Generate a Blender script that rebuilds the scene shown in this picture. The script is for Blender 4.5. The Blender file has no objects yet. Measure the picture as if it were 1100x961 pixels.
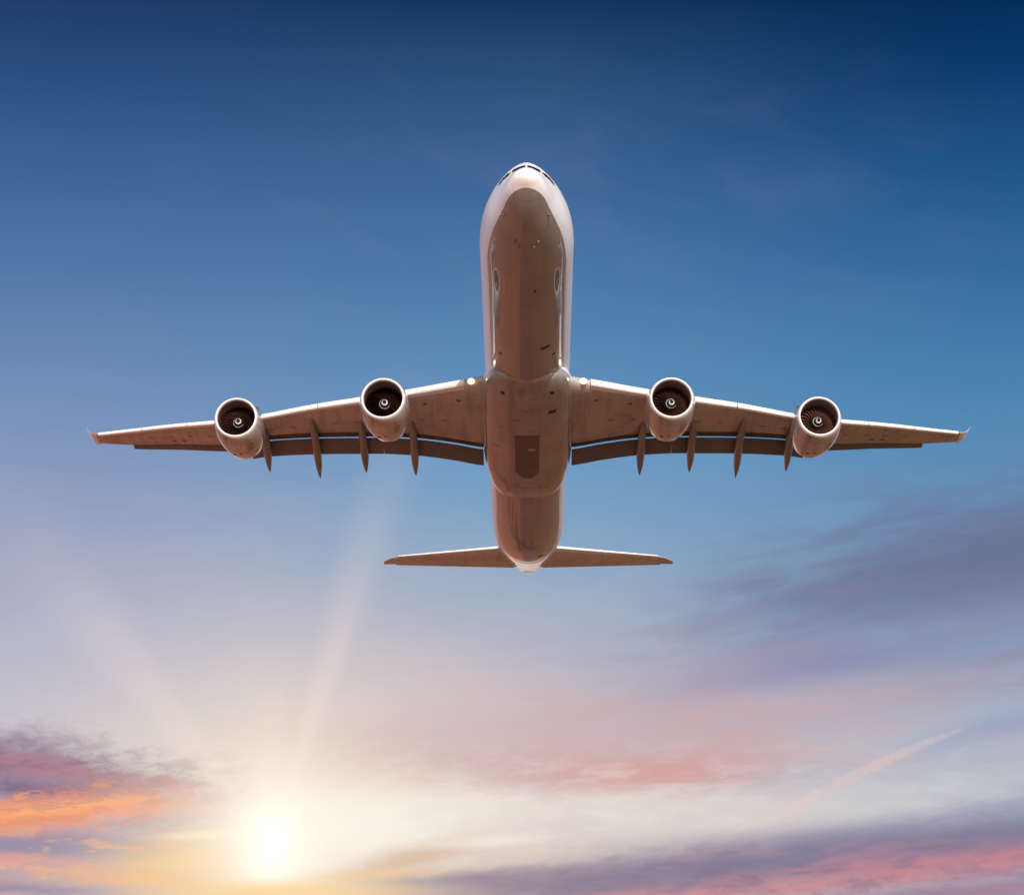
import bpy, bmesh, math, random
from mathutils import Vector, Matrix
random.seed(7)
R = math.radians
scene = bpy.context.scene
COL = scene.collection

# ------------------------------------------------------------------ camera
W_PX, H_PX, F_PX = 1100.0, 961.0, 2560.0
CAM_EL = 12.2                       # camera looks up by this many degrees
cam_d = bpy.data.cameras.new('camera')
cam_d.sensor_fit = 'HORIZONTAL'; cam_d.sensor_width = 36.0
cam_d.lens = 36.0 * F_PX / W_PX
cam_d.clip_start = 0.5; cam_d.clip_end = 80000
cam = bpy.data.objects.new('camera', cam_d); COL.objects.link(cam)
cam.location = (0, 0, 1.7); cam.rotation_euler = (R(90 + CAM_EL), 0, 0)
scene.camera = cam

# ------------------------------------------------------------------ view + sun
scene.view_settings.view_transform = 'Standard'
scene.view_settings.look = 'None'
scene.view_settings.exposure = 0.0
scene.view_settings.gamma = 1.0
scene.view_settings.use_curve_mapping = False
SUN_AZ, SUN_EL = 8.0, 21.0         # behind the camera, to its right
sd = bpy.data.lights.new('sun', 'SUN'); sd.energy = 4.5; sd.angle = R(0.5); sd.color = (1.0, 0.92, 0.86)
sun = bpy.data.objects.new('sun', sd); COL.objects.link(sun)
to_sun = Vector((math.sin(R(SUN_AZ)) * math.cos(R(SUN_EL)), -math.cos(R(SUN_AZ)) * math.cos(R(SUN_EL)), math.sin(R(SUN_EL))))
sun.rotation_euler = to_sun.to_track_quat('Z', 'Y').to_euler()

# ------------------------------------------------------------------ node helpers
def lin(c):
    o = []
    for v in c[:3]:
        v /= 255.0
        o.append(v / 12.92 if v <= 0.04045 else ((v + 0.055) / 1.055) ** 2.4)
    return (o[0], o[1], o[2], 1.0)

class NT:
    def __init__(s, tree): s.t = tree; s.n = tree.nodes; s.l = tree.links
    def put(s, sock, v):
        if hasattr(v, 'node'): s.l.new(v, sock)
        elif v is not None: sock.default_value = v
    def m(s, op, a, b=None, c=None, clamp=False):
        n = s.n.new('ShaderNodeMath'); n.operation = op; n.use_clamp = clamp
        s.put(n.inputs[0], a); s.put(n.inputs[1], b); s.put(n.inputs[2], c)
        return n.outputs[0]
    def smooth(s, x, e0, e1, o0=0.0, o1=1.0):
        n = s.n.new('ShaderNodeMapRange'); n.interpolation_type = 'SMOOTHSTEP'
        if e0 > e1: e0, e1, o0, o1 = e1, e0, o1, o0
        s.put(n.inputs[0], x); n.inputs[1].default_value = e0; n.inputs[2].default_value = e1
        n.inputs[3].default_value = o0; n.inputs[4].default_value = o1
        return n.outputs[0]
    def mix(s, f, a, b, mode='MIX'):
        n = s.n.new('ShaderNodeMix'); n.data_type = 'RGBA'; n.blend_type = mode; n.clamp_factor = True
        s.put(n.inputs[0], f); s.put(n.inputs[6], a); s.put(n.inputs[7], b)
        return n.outputs[2]
    def xyz(s, x, y, z):
        n = s.n.new('ShaderNodeCombineXYZ'); s.put(n.inputs[0], x); s.put(n.inputs[1], y); s.put(n.inputs[2], z)
        return n.outputs[0]
    def sep(s, v):
        n = s.n.new('ShaderNodeSeparateXYZ'); s.put(n.inputs[0], v); return n.outputs
    def noise(s, v, scale, detail=4, rough=0.55, dist=0.0):
        n = s.n.new('ShaderNodeTexNoise'); s.put(n.inputs['Vector'], v)
        n.inputs['Scale'].default_value = scale; n.inputs['Detail'].default_value = detail
        n.inputs['Roughness'].default_value = rough; n.inputs['Distortion'].default_value = dist
        return n.outputs['Fac']
    def ramp(s, f, stops, interp='B_SPLINE'):
        n = s.n.new('ShaderNodeValToRGB'); s.put(n.inputs[0], f); cr = n.color_ramp; cr.interpolation = interp
        while len(cr.elements) < len(stops): cr.elements.new(0.5)
        for e, (p, c) in zip(cr.elements, stops): e.position = p; e.color = c
        return n.outputs[0]

# ------------------------------------------------------------------ sky (world)
def ang(x, y):
    """photo point -> (azimuth, elevation) in degrees of that piece of sky"""
    v = Vector(((x - W_PX / 2) / F_PX, (H_PX / 2 - y) / F_PX, -1.0))
    d = cam.rotation_euler.to_matrix() @ v
    d.normalize()
    return math.degrees(math.atan2(d.x, d.y)), math.degrees(math.asin(d.z))
DEG = math.degrees(1 / F_PX)        # degrees of sky per photo pixel

world = bpy.data.worlds.new('World'); scene.world = world; world.use_nodes = True
T = NT(world.node_tree); T.n.clear()
tc = T.n.new('ShaderNodeTexCoord')
dx, dy, dz = T.sep(tc.outputs['Generated'])
A = T.m('MULTIPLY', T.m('ARCTAN2', dx, dy), 57.29578)          # azimuth, degrees, 0 straight ahead
Hh = T.m('MULTIPLY', T.m('ARCSINE', dz), 57.29578)             # elevation, degrees
# slow warp + streaky noise shared by the clouds
nv = T.xyz(T.m('MULTIPLY', A, 0.35), Hh, 0.0)
n_soft = T.m('SUBTRACT', T.noise(nv, 0.42, 3, 0.5), 0.5)
n_str = T.m('SUBTRACT', T.noise(T.xyz(T.m('MULTIPLY', A, 0.28), T.m('ADD', Hh, T.m('MULTIPLY', A, -0.16)), 3.7), 1.5, 6, 0.62, 0.6), 0.5)
n_fine = T.m('SUBTRACT', T.noise(T.xyz(T.m('MULTIPLY', A, 0.55), T.m('ADD', Hh, T.m('MULTIPLY', A, 0.12)), 9.1), 3.6, 6, 0.65, 0.8), 0.5)

def column(rows):
    """vertical gradient: rows of (photo y, srgb)"""
    LO, HI = -2.0, 30.0
    st = []
    for y, c in rows:
        h = ang(550, y)[1]
        st.append((min(1, max(0, (h - LO) / (HI - LO))), lin(c)))
    st.sort(key=lambda q: q[0])
    t = T.m('DIVIDE', T.m('SUBTRACT', Hh, LO), HI - LO, clamp=True)
    return T.ramp(t, st, 'LINEAR')
Hs = Hh
left = column([(-300, (14, 34, 76)), (0, (27, 58, 104)), (100, (42, 78, 128)), (200, (62, 100, 150)), (300, (82, 119, 168)), (400, (106, 138, 182)),
               (500, (131, 152, 190)), (600, (156, 165, 194)), (700, (174, 180, 203)), (800, (184, 188, 206)), (900, (190, 180, 195)), (1000, (200, 175, 170)), (1060, (190, 160, 150))])
mid = column([(-300, (6, 28, 68)), (0, (17, 53, 97)), (100, (47, 84, 129)), (200, (63, 103, 152)), (300, (77, 121, 169)), (400, (94, 140, 185)),
              (500, (112, 156, 196)), (600, (138, 168, 197)), (700, (168, 176, 195)), (800, (200, 190, 194)), (900, (222, 210, 202)), (1000, (215, 185, 160)), (1060, (200, 165, 140))])
right = column([(-300, (0, 18, 52)), (0, (3, 40, 84)), (100, (13, 60, 110)), (200, (32, 85, 136)), (300, (52, 107, 157)), (400, (70, 127, 173)),
                (500, (92, 140, 183)), (600, (118, 151, 186)), (700, (146, 165, 194)), (800, (172, 182, 200)), (900, (160, 160, 185)), (1000, (180, 150, 165)), (1060, (175, 145, 150))])
Aw = T.m('ADD', A, T.m('MULTIPLY', n_soft, 3.0))
sky = T.mix(T.smooth(Aw, ang(30, 480)[0], ang(560, 480)[0]), left, mid)
sky = T.mix(T.smooth(Aw, ang(520, 480)[0], ang(1090, 480)[0]), sky, right)

def cloud(sky, x, y, rx, ry, col, op=1.0, tilt=0.0, soft=0.8, ns=0.0, nt=0.0, nf=0.0, at=None):
    """a cloud in the sky: soft ellipse round photo point, rx, ry in photo pixels, broken up by the noises"""
    a, h = at or ang(x, y)
    c, s_ = math.cos(R(tilt)), math.sin(R(tilt))
    u = T.m('SUBTRACT', A, a); v = T.m('SUBTRACT', Hh, h)
    uu = T.m('ADD', T.m('MULTIPLY', u, c / (rx * DEG)), T.m('MULTIPLY', v, s_ / (rx * DEG)))
    vv = T.m('ADD', T.m('MULTIPLY', u, -s_ / (ry * DEG)), T.m('MULTIPLY', v, c / (ry * DEG)))
    d = T.m('SQRT', T.m('ADD', T.m('MULTIPLY', uu, uu), T.m('MULTIPLY', vv, vv)))
    if ns: d = T.m('ADD', d, T.m('MULTIPLY', n_soft, ns))
    if nt: d = T.m('ADD', d, T.m('MULTIPLY', n_str, nt))
    if nf: d = T.m('ADD', d, T.m('MULTIPLY', n_fine, nf))
    f = T.m('MULTIPLY', T.smooth(d, 1.0 + soft * 0.5, 1.0 - soft), op)
    return T.mix(f, sky, lin(col))

# ---- unseen pale cloud added on both sides to brighten the fuselage rims
for sg in (-1, 1):
    sky = cloud(sky, 0, 0, 30 / DEG, 30 / DEG, (226, 221, 248), 0.95, 0, 0.5, 0.3, 0.3, at=(sg * 54, 22))
# ---- warm wide glow over the low sun
SX, SY = 293, 905
sky = cloud(sky, 300, 800, 440, 190, (208, 194, 200), 0.62, 0, 1.0, 0.6, 0.3)
sky = cloud(sky, 330, 850, 330, 120, (232, 217, 205), 0.80, 0, 1.0, 0.4)
n_w1 = T.noise(T.xyz(T.m('MULTIPLY', A, 0.17), T.m('ADD', Hh, T.m('MULTIPLY', A, -0.10)), 21.3), 2.2, 7, 0.58, 0.25)
n_w2 = T.noise(T.xyz(T.m('MULTIPLY', A, 0.30), T.m('ADD', Hh, T.m('MULTIPLY', A, -0.06)), 35.9), 3.6, 8, 0.62, 0.3)
n_w3 = T.noise(T.xyz(T.m('MULTIPLY', A, 0.5), T.m('ADD', Hh, T.m('MULTIPLY', A, 0.22)), 52.1), 0.5, 6, 0.55, 0.4)
def wisps(sky, n, x, y, rx, ry, col, op, e0, e1):
    a, h = ang(x, y)
    u = T.m('DIVIDE', T.m('SUBTRACT', A, a), rx * DEG); v = T.m('DIVIDE', T.m('SUBTRACT', Hh, h), ry * DEG)
    d = T.m('SQRT', T.m('ADD', T.m('MULTIPLY', u, u), T.m('MULTIPLY', v, v)))
    f = T.m('MULTIPLY', T.smooth(d, 1.5, 0.2), T.m('MULTIPLY', T.smooth(n, e0, e1), op))
    return T.mix(f, sky, lin(col))
sky = wisps(sky, n_w3, 650, 250, 420, 170, (118, 130, 166), 0.16, 0.44, 0.74)
# ---- right hand veils
sky = cloud(sky, 1090, 590, 290, 66, (102, 107, 143), 0.80, 10, 1.0, 1.0, 1.0)
sky = wisps(sky, n_w1, 1050, 620, 260, 110, (110, 113, 148), 0.6, 0.40, 0.66)
sky = cloud(sky, 1010, 640, 230, 36, (108, 113, 152), 0.70, 5, 1.0, 1.1, 0.8)
sky = cloud(sky, 1000, 695, 340, 56, (138, 143, 176), 0.70, 6, 1.0, 1.0, 1.0)
sky = wisps(sky, n_w1, 940, 700, 330, 70, (154, 150, 172), 0.5, 0.42, 0.68)
sky = cloud(sky, 840, 722, 170, 22, (136, 136, 176), 0.55, 12, 1.0, 0.9, 0.8)
sky = cloud(sky, 930, 815, 350, 46, (184, 190, 204), 0.65, 5, 1.0, 0.6, 0.6)
sky = cloud(sky, 860, 765, 260, 32, (190, 172, 182), 0.70, 9, 1.0, 0.8, 0.7)
sky = cloud(sky, 640, 785, 300, 34, (194, 172, 178), 0.60, 2, 1.0, 0.8, 0.6)
sky = cloud(sky, 640, 822, 300, 30, (208, 170, 168), 0.75, 2, 1.0, 0.6, 0.7)
sky = cloud(sky, 700, 832, 130, 20, (218, 154, 148), 0.65, 3, 1.0, 0.6, 0.9)
sky = cloud(sky, 600, 868, 330, 22, (231, 221, 212), 0.80, 0, 1.0, 0.4, 0.7)
sky = cloud(sky, 800, 868, 260, 22, (224, 212, 206), 0.60, 4, 1.0, 0.5, 0.7)
sky = cloud(sky, 990, 848, 180, 20, (196, 202, 206), 0.65, 6, 1.0, 0.5, 0.6)
sky = cloud(sky, 1070, 782, 90, 20, (138, 148, 185), 0.5, 12, 1.0, 0.6, 0.6)
sky = cloud(sky, 560, 770, 330, 60, (204, 178, 186), 0.45, 3, 1.0, 0.9, 0.8)
sky = wisps(sky, n_w1, 720, 800, 360, 60, (208, 168, 164), 0.45, 0.42, 0.68)
sky = wisps(sky, n_w2, 900, 850, 300, 50, (214, 208, 208), 0.35, 0.42, 0.68)
sky = wisps(sky, n_w2, 560, 870, 260, 60, (240, 230, 220), 0.4, 0.42, 0.68)
# ---- dark lavender bank low on the right, pink streaks under it
sky = cloud(sky, 1040, 905, 400, 30, (122, 122, 152), 0.85, 6, 1.0, 0.4, 0.8)
sky = cloud(sky, 800, 928, 330, 26, (130, 120, 148), 0.85, 4, 1.0, 0.4, 0.8)
sky = cloud(sky, 590, 950, 230, 18, (140, 122, 146), 0.80, 3, 1.0, 0.4, 0.9)
sky = cloud(sky, 1030, 926, 280, 13, (206, 134, 142), 0.75, 5, 1.0, 0.4, 1.6)
sky = cloud(sky, 850, 953, 250, 10, (210, 142, 144), 0.7, 4, 1.0, 0.4, 1.6)
sky = cloud(sky, 1050, 957, 170, 9, (138, 116, 148), 0.7, 4, 1.0, 0.3, 1.1)
sky = wisps(sky, n_w2, 850, 940, 400, 40, (118, 110, 144), 0.5, 0.42, 0.66)
sky = wisps(sky, n_w1, 980, 935, 300, 34, (214, 148, 148), 0.4, 0.46, 0.68)
# ---- left hand broken clouds
sky = cloud(sky, 40, 915, 230, 60, (160, 148, 172), 0.85, 0, 1.0, 0.4, 0.7)
sky = cloud(sky, 40, 832, 200, 44, (140, 116, 142), 0.92, -9, 0.9, 0.4, 1.1, 1.3)
sky = cloud(sky, 70, 828, 190, 12, (176, 116, 138), 0.75, -8, 1.0, 0.3, 1.3, 1.8)
sky = cloud(sky, 30, 848, 130, 9, (112, 92, 134), 0.8, -6, 1.0, 0.3, 1.3, 1.6)
sky = cloud(sky, 130, 868, 150, 14, (224, 186, 178), 0.7, 2, 1.0, 0.3, 1.0, 1.5)
sky = cloud(sky, 45, 874, 160, 20, (250, 146, 92), 0.95, 7, 0.9, 0.2, 1.0, 1.6)
sky = cloud(sky, 60, 868, 110, 7, (255, 176, 118), 0.8, 8, 1.0, 0.2, 1.0, 1.8)
sky = cloud(sky, 30, 908, 200, 14, (140, 132, 164), 0.75, 0, 1.0, 0.2, 1.1, 0.8)
sky = cloud(sky, 30, 922, 70, 6, (232, 160, 148), 0.7, -4, 1.0, 0.2, 1.2, 1.8)
sky = cloud(sky, 110, 938, 190, 8, (234, 172, 142), 0.75, -4, 1.0, 0.2, 1.2, 1.2)
sky = cloud(sky, 20, 954, 120, 9, (146, 128, 160), 0.8, -2, 1.0, 0.2, 1.2, 0.9)
sky = cloud(sky, 170, 948, 160, 8, (236, 178, 132), 0.7, -1, 1.0, 0.2, 1.2, 1.0)
sky = wisps(sky, n_w2, 60, 845, 200, 46, (116, 96, 132), 0.7, 0.46, 0.62)
sky = wisps(sky, n_w2, 70, 862, 170, 30, (255, 168, 110), 0.7, 0.50, 0.64)
sky = wisps(sky, n_w2, 100, 925, 200, 40, (246, 178, 142), 0.6, 0.48, 0.64)
# ---- the low sun with its glow and faint crepuscular rays
sa, sh = ang(SX, SY)
su = T.m('SUBTRACT', A, sa); sv = T.m('SUBTRACT', Hh, sh)
sr = T.m('SQRT', T.m('ADD', T.m('MULTIPLY', su, su), T.m('MULTIPLY', sv, sv)))
g1 = T.m('EXPONENT', T.m('MULTIPLY', sr, -1 / 2.0))
sky = T.mix(T.m('MULTIPLY', g1, 0.95, clamp=True), sky, lin((255, 236, 208)))
sky = cloud(sky, 225, 926, 120, 32, (255, 212, 136), 0.75, 0, 1.0, 0.3, 0.6)
sky = cloud(sky, 370, 890, 150, 52, (255, 249, 238), 0.75, 6, 1.0, 0.3, 0.6)
sky = cloud(sky, 230, 896, 70, 5, (255, 240, 206), 0.7, 3, 1.0, 0.2, 1.2, 0.8)
sky = cloud(sky, 440, 922, 80, 14, (214, 178, 150), 0.75, 12, 1.0, 0.3, 1.1, 0.6)
sky = cloud(sky, 530, 903, 70, 7, (246, 238, 230), 0.65, 4, 1.0, 0.2, 1.1)
sky = cloud(sky, 520, 943, 130, 10, (152, 134, 150), 0.75, 3, 1.0, 0.2, 1.1)
sky = cloud(sky, 380, 940, 120, 6, (240, 196, 140), 0.7, 3, 1.0, 0.2, 1.1, 0.6)
theta = T.m('MULTIPLY', T.m('ARCTAN2', su, sv), 57.29578)        # 0 = straight up from the sun
def ray(sky, ang0, width, op, reach):
    f = T.m('MULTIPLY', T.smooth(T.m('ABSOLUTE', T.m('SUBTRACT', theta, ang0)), width, 0.0), op)
    f = T.m('MULTIPLY', f, T.smooth(sr, reach, 1.0))
    return T.mix(f, sky, lin((246, 228, 218)))
sky = ray(sky, 16.5, 7.5, 0.28, 13.0)
sky = ray(sky, 18.5, 2.6, 0.10, 9.0)
sky = ray(sky, -37.0, 3.5, 0.08, 9.0)
sky = ray(sky, -44.0, 3.5, 0.06, 9.5)
sky = ray(sky, 2.0, 1.6, 0.14, 5.0)
sky = ray(sky, -40.0, 10.0, 0.24, 13.0)
sky = ray(sky, -4.0, 12.0, 0.18, 5.0)
vs = T.m('MULTIPLY', sv, 0.72)
sr2 = T.m('SQRT', T.m('ADD', T.m('MULTIPLY', su, su), T.m('MULTIPLY', vs, vs)))
g3 = T.m('EXPONENT', T.m('MULTIPLY', sr2, -1 / 0.90))
sky = T.mix(T.m('MULTIPLY', g3, 1.35, clamp=True), sky, lin((255, 247, 232)))
g2 = T.m('EXPONENT', T.m('MULTIPLY', T.m('POWER', sr2, 1.2), -1 / 0.48))
sky = T.mix(T.m('MULTIPLY', g2, 1.3, clamp=True), sky, (1.30, 1.16, 1.0, 1))
# a last warm bank hides the foot of the sun
sky = cloud(sky, 300, 958, 170, 12, (252, 212, 150), 0.8, 1, 1.0, 0.2, 1.1)
# below the horizon (only ever seen where the ground ends)
# ---- clear daylight sky behind the camera, the sunset in front of it
nish = T.n.new('ShaderNodeTexSky'); nish.sky_type = 'NISHITA'; nish.sun_disc = False
nish.sun_elevation = R(SUN_EL); nish.sun_rotation = R(180 - SUN_AZ)
nish.air_density = 1.0; nish.dust_density = 1.5
bg_n = T.n.new('ShaderNodeBackground'); T.l.new(nish.outputs[0], bg_n.inputs[0]); bg_n.inputs[1].default_value = 0.15
bg_s = T.n.new('ShaderNodeBackground'); T.l.new(sky, bg_s.inputs[0]); bg_s.inputs[1].default_value = 1.0
mixs = T.n.new('ShaderNodeMixShader')
T.l.new(T.smooth(T.m('ABSOLUTE', A), 60, 120), mixs.inputs[0])
T.l.new(bg_s.outputs[0], mixs.inputs[1]); T.l.new(bg_n.outputs[0], mixs.inputs[2])
wo = T.n.new('ShaderNodeOutputWorld'); T.l.new(mixs.outputs[0], wo.inputs[0])
world.cycles.sampling_method = 'MANUAL'; world.cycles.sample_map_resolution = 1024

# ------------------------------------------------------------------ materials
def new_mat(name):
    m = bpy.data.materials.new(name); m.use_nodes = True
    t = NT(m.node_tree); bsdf = t.n['Principled BSDF']
    return m, t, bsdf

def paint(name, base, rough=0.22, streak=0.22, panel=(2.1, 1.05), line=0.35, coat=0.3, spec=0.5, grime=(0.20, 0.13, 0.09), metal=0.0, belly=None, water=-1.5, tonev=0.16):
    """weathered aircraft paint: soot streaks running aft, faint panel joints"""
    m, t, b = new_mat(name)
    o = t.n.new('ShaderNodeTexCoord').outputs['Object']
    x, y, z = t.sep(o)
    st = t.noise(t.xyz(t.m('MULTIPLY', x, 2.2), t.m('MULTIPLY', y, 0.14), t.m('MULTIPLY', z, 2.2)), 1.0, 6, 0.6, 0.3)
    bl = t.noise(o, 0.55, 5, 0.6)
    f = t.m('MULTIPLY', t.m('ADD', t.smooth(st, 0.42, 0.75), t.smooth(bl, 0.5, 0.8)), streak)
    b0 = (*base, 1)
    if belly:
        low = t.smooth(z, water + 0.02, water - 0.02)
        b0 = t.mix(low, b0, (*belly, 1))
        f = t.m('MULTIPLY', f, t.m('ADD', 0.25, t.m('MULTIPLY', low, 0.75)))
    col = t.mix(f, b0, (*grime, 1))
    # every skin panel has aged a little differently
    wn = t.n.new('ShaderNodeTexWhiteNoise'); wn.noise_dimensions = '3D'
    t.l.new(t.xyz(t.m('FLOOR', t.m('ADD', t.m('DIVIDE', x, panel[1]), 0.5)), t.m('FLOOR', t.m('ADD', t.m('DIVIDE', y, panel[0]), 0.43)), t.m('FLOOR', t.m('DIVIDE', z, 3.0))), wn.inputs['Vector'])
    tone = t.m('ADD', 1.0 - tonev, t.m('MULTIPLY', wn.outputs['Value'], tonev))
    if belly: tone = t.m('ADD', t.m('MULTIPLY', tone, low), t.m('SUBTRACT', 1.0, low))
    col = t.mix(1.0, col, t.xyz(tone, tone, tone), 'MULTIPLY')
    # panel joints: thin lines across and along
    def joint(c, per, w, off=0.0):
        q = t.m('FRACT', t.m('ADD', t.m('DIVIDE', c, per), off))
        return t.m('LESS_THAN', q, w / per)
    j = t.m('MAXIMUM', joint(y, panel[0], 0.035, 0.43), joint(x, panel[1], 0.02, 0.5))
    patch = t.smooth(t.noise(o, 0.3, 2, 0.5), 0.42, 0.58)
    col = t.mix(t.m('MULTIPLY', j, t.m('MULTIPLY', patch, t.m('MULTIPLY', low, line) if belly else line)), col, (*[g * 0.5 for g in grime], 1))
    t.l.new(col, b.inputs['Base Color'])
    r = t.m('ADD', rough, t.m('MULTIPLY', f, 0.35))
    if belly: r = t.m('ADD', r, t.m('MULTIPLY', t.m('SUBTRACT', 1.0, low), 0.20))
    t.l.new(r, b.inputs['Roughness'])
    b.inputs['Specular IOR Level'].default_value = spec
    b.inputs['Coat Weight'].default_value = coat
    if belly: t.l.new(t.m('ADD', t.m('ADD', 0.10, t.m('MULTIPLY', t.smooth(y, 58, 66), 0.8)), t.m('MULTIPLY', low, coat - 0.10), clamp=True), b.inputs['Coat Weight'])
    b.inputs['Coat Roughness'].default_value = 0.04; b.inputs['Coat IOR'].default_value = 1.6
    b.inputs['Metallic'].default_value = metal
    bp = t.n.new('ShaderNodeBump'); bp.inputs['Strength'].default_value = 0.06; bp.inputs['Distance'].default_value = 0.02
    t.l.new(t.noise(o, 1.6, 3, 0.5), bp.inputs['Height']); t.l.new(bp.outputs[0], b.inputs['Normal'])
    return m

def plain(name, base, rough=0.4, metal=0.0, coat=0.0, var=0.25, scale=3.0, emit=None, estr=0.0):
    m, t, b = new_mat(name)
    o = t.n.new('ShaderNodeTexCoord').outputs['Object']
    n = t.noise(o, scale, 4, 0.6)
    col = t.mix(t.smooth(n, 0.3, 0.75), (*base, 1), (*[c * (1 - var) for c in base], 1))
    t.l.new(col, b.inputs['Base Color'])
    b.inputs['Roughness'].default_value = rough; b.inputs['Metallic'].default_value = metal
    b.inputs['Coat Weight'].default_value = coat
    if emit:
        b.inputs['Emission Color'].default_value = (*emit, 1); b.inputs['Emission Strength'].default_value = estr
    return m

M = {
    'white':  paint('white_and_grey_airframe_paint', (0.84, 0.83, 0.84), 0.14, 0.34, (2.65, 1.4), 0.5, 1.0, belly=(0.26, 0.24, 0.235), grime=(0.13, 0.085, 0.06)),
    'soot':   paint('sooty_cowl_paint', (0.34, 0.27, 0.23), 0.3, 0.7, (9.0, 9.0), 0.2, 0.4, grime=(0.14, 0.09, 0.06)),
    'tplane': paint('tailplane_paint', (0.60, 0.57, 0.55), 0.26, 0.3, (2.2, 3.1), 0.5, 0.3, grime=(0.20, 0.12, 0.08)),
    'tail':   paint('white_tail_paint', (0.78, 0.77, 0.77), 0.16, 0.1, (2.65, 1.4), 0.3, 1.0),
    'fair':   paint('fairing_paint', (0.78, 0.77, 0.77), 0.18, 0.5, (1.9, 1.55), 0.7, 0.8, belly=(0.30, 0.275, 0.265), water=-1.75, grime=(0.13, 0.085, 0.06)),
    'wing':   paint('wing_grey_paint', (0.44, 0.41, 0.40), 0.28, 0.4, (1.7, 2.6), 0.6, 0.3, grime=(0.16, 0.10, 0.07)),
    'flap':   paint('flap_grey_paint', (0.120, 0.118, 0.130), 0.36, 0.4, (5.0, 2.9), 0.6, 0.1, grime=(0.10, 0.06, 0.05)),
    'aft_strip': paint('dark_strip_paint', (0.17, 0.15, 0.145), 0.36, 0.5, (5.0, 2.3), 0.6, 0.1, grime=(0.10, 0.06, 0.05)),
    'canoe':  paint('flap_fairing_paint', (0.23, 0.21, 0.205), 0.30, 0.45, (2.2, 9.0), 0.5, 0.3, grime=(0.13, 0.08, 0.06)),
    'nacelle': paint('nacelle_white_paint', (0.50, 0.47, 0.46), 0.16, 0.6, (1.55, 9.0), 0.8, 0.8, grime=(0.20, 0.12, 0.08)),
    'edge':   plain('leading_edge_paint', (0.80, 0.80, 0.81), 0.28, 0.0, 0.3, 0.06),
    'lip':    plain('inlet_lip_metal', (0.66, 0.64, 0.66), 0.34, 0.0, 0.1, 0.12),
    'duct':   plain('inlet_duct_liner', (0.22, 0.15, 0.155), 0.5, 0.0, 0.0, 0.3),
    'fan':    plain('fan_titanium', (0.17, 0.075, 0.058), 0.36, 0.5, 0.0, 0.2),
    'dark':   plain('dark_cavity', (0.012, 0.011, 0.011), 0.6),
    'spin':   plain('spinner_black_paint', (0.015, 0.013, 0.014), 0.5),
    'mark':   plain('white_marking_paint', (0.80, 0.79, 0.76), 0.4, var=0.05),
    'glass':  plain('cockpit_glass', (0.012, 0.014, 0.03), 0.06, 0.0, 0.6),
    'hot':    plain('exhaust_metal', (0.23, 0.19, 0.16), 0.4, 0.85),
    'panel':  paint('stained_panel', (0.12, 0.095, 0.08), 0.35, 0.7, (0.62, 0.55), 0.9, 0.0),
    'rubber': plain('door_seal', (0.10, 0.085, 0.08), 0.5),
    'lamp':   plain('landing_lamp', (0.9, 0.9, 0.85), 0.1, emit=(1.0, 0.74, 0.30), estr=1.7),
    'core':   plain('landing_lamp_filament', (0.9, 0.9, 0.85), 0.1, emit=(1.0, 0.88, 0.58), estr=7.0),
}

# ------------------------------------------------------------------ mesh helpers
def link(name, bm, mat, parent=None, smooth=True, recalc=True, angle=None):
    if recalc: bmesh.ops.recalc_face_normals(bm, faces=bm.faces)
    if smooth:
        for f in bm.faces: f.smooth = True
        if angle:
            for e in bm.edges:
                if len(e.link_faces) == 2 and e.calc_face_angle(0) > R(angle): e.smooth = False
    me = bpy.data.meshes.new(name); bm.to_mesh(me); bm.free()
    me.materials.append(mat)
    o = bpy.data.objects.new(name, me); COL.objects.link(o)
    if parent is not None: o.parent = parent
    return o

def loft(bm, secs, closed=True, cap0=True, cap1=True):
    rings = [[bm.verts.new(p) for p in s] for s in secs]
    n = len(rings[0])
    for a, b in zip(rings, rings[1:]):
        for i in range(n if closed else n - 1):
            j = (i + 1) % n
            bm.faces.new((a[i], a[j], b[j], b[i]))
    if cap0: bm.faces.new(rings[0][::-1])
    if cap1: bm.faces.new(rings[-1])
    return rings

def revolve(bm, prof, n=48, cap0=False, cap1=False):
    """prof: list of (s, r) about the local Y axis"""
    secs = [[(r * math.cos(2 * math.pi * k / n), s, r * math.sin(2 * math.pi * k / n)) for k in range(n)] for s, r in prof]
    return loft(bm, secs, True, cap0, cap1)

def pchip(xs, ys):
    n = len(xs); h = [xs[i+1]-xs[i] for i in range(n-1)]; d = [(ys[i+1]-ys[i])/h[i] for i in range(n-1)]
    mm = [d[0]] + [0.0]*(n-2) + [d[-1]]
    for i in range(1, n-1):
        if d[i-1]*d[i] > 0:
            w1, w2 = 2*h[i]+h[i-1], h[i]+2*h[i-1]
            mm[i] = (w1+w2)/(w1/d[i-1]+w2/d[i])
    def f(x):
        if x <= xs[0]: return ys[0]
        if x >= xs[-1]: return ys[-1]
        i = 0
        while x > xs[i+1]: i += 1
        t = (x-xs[i])/h[i]
        return (ys[i]*(1+2*t)*(1-t)**2 + mm[i]*h[i]*t*(1-t)**2 + ys[i+1]*t*t*(3-2*t) + mm[i+1]*h[i]*t*t*(t-1))
    return f

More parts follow.
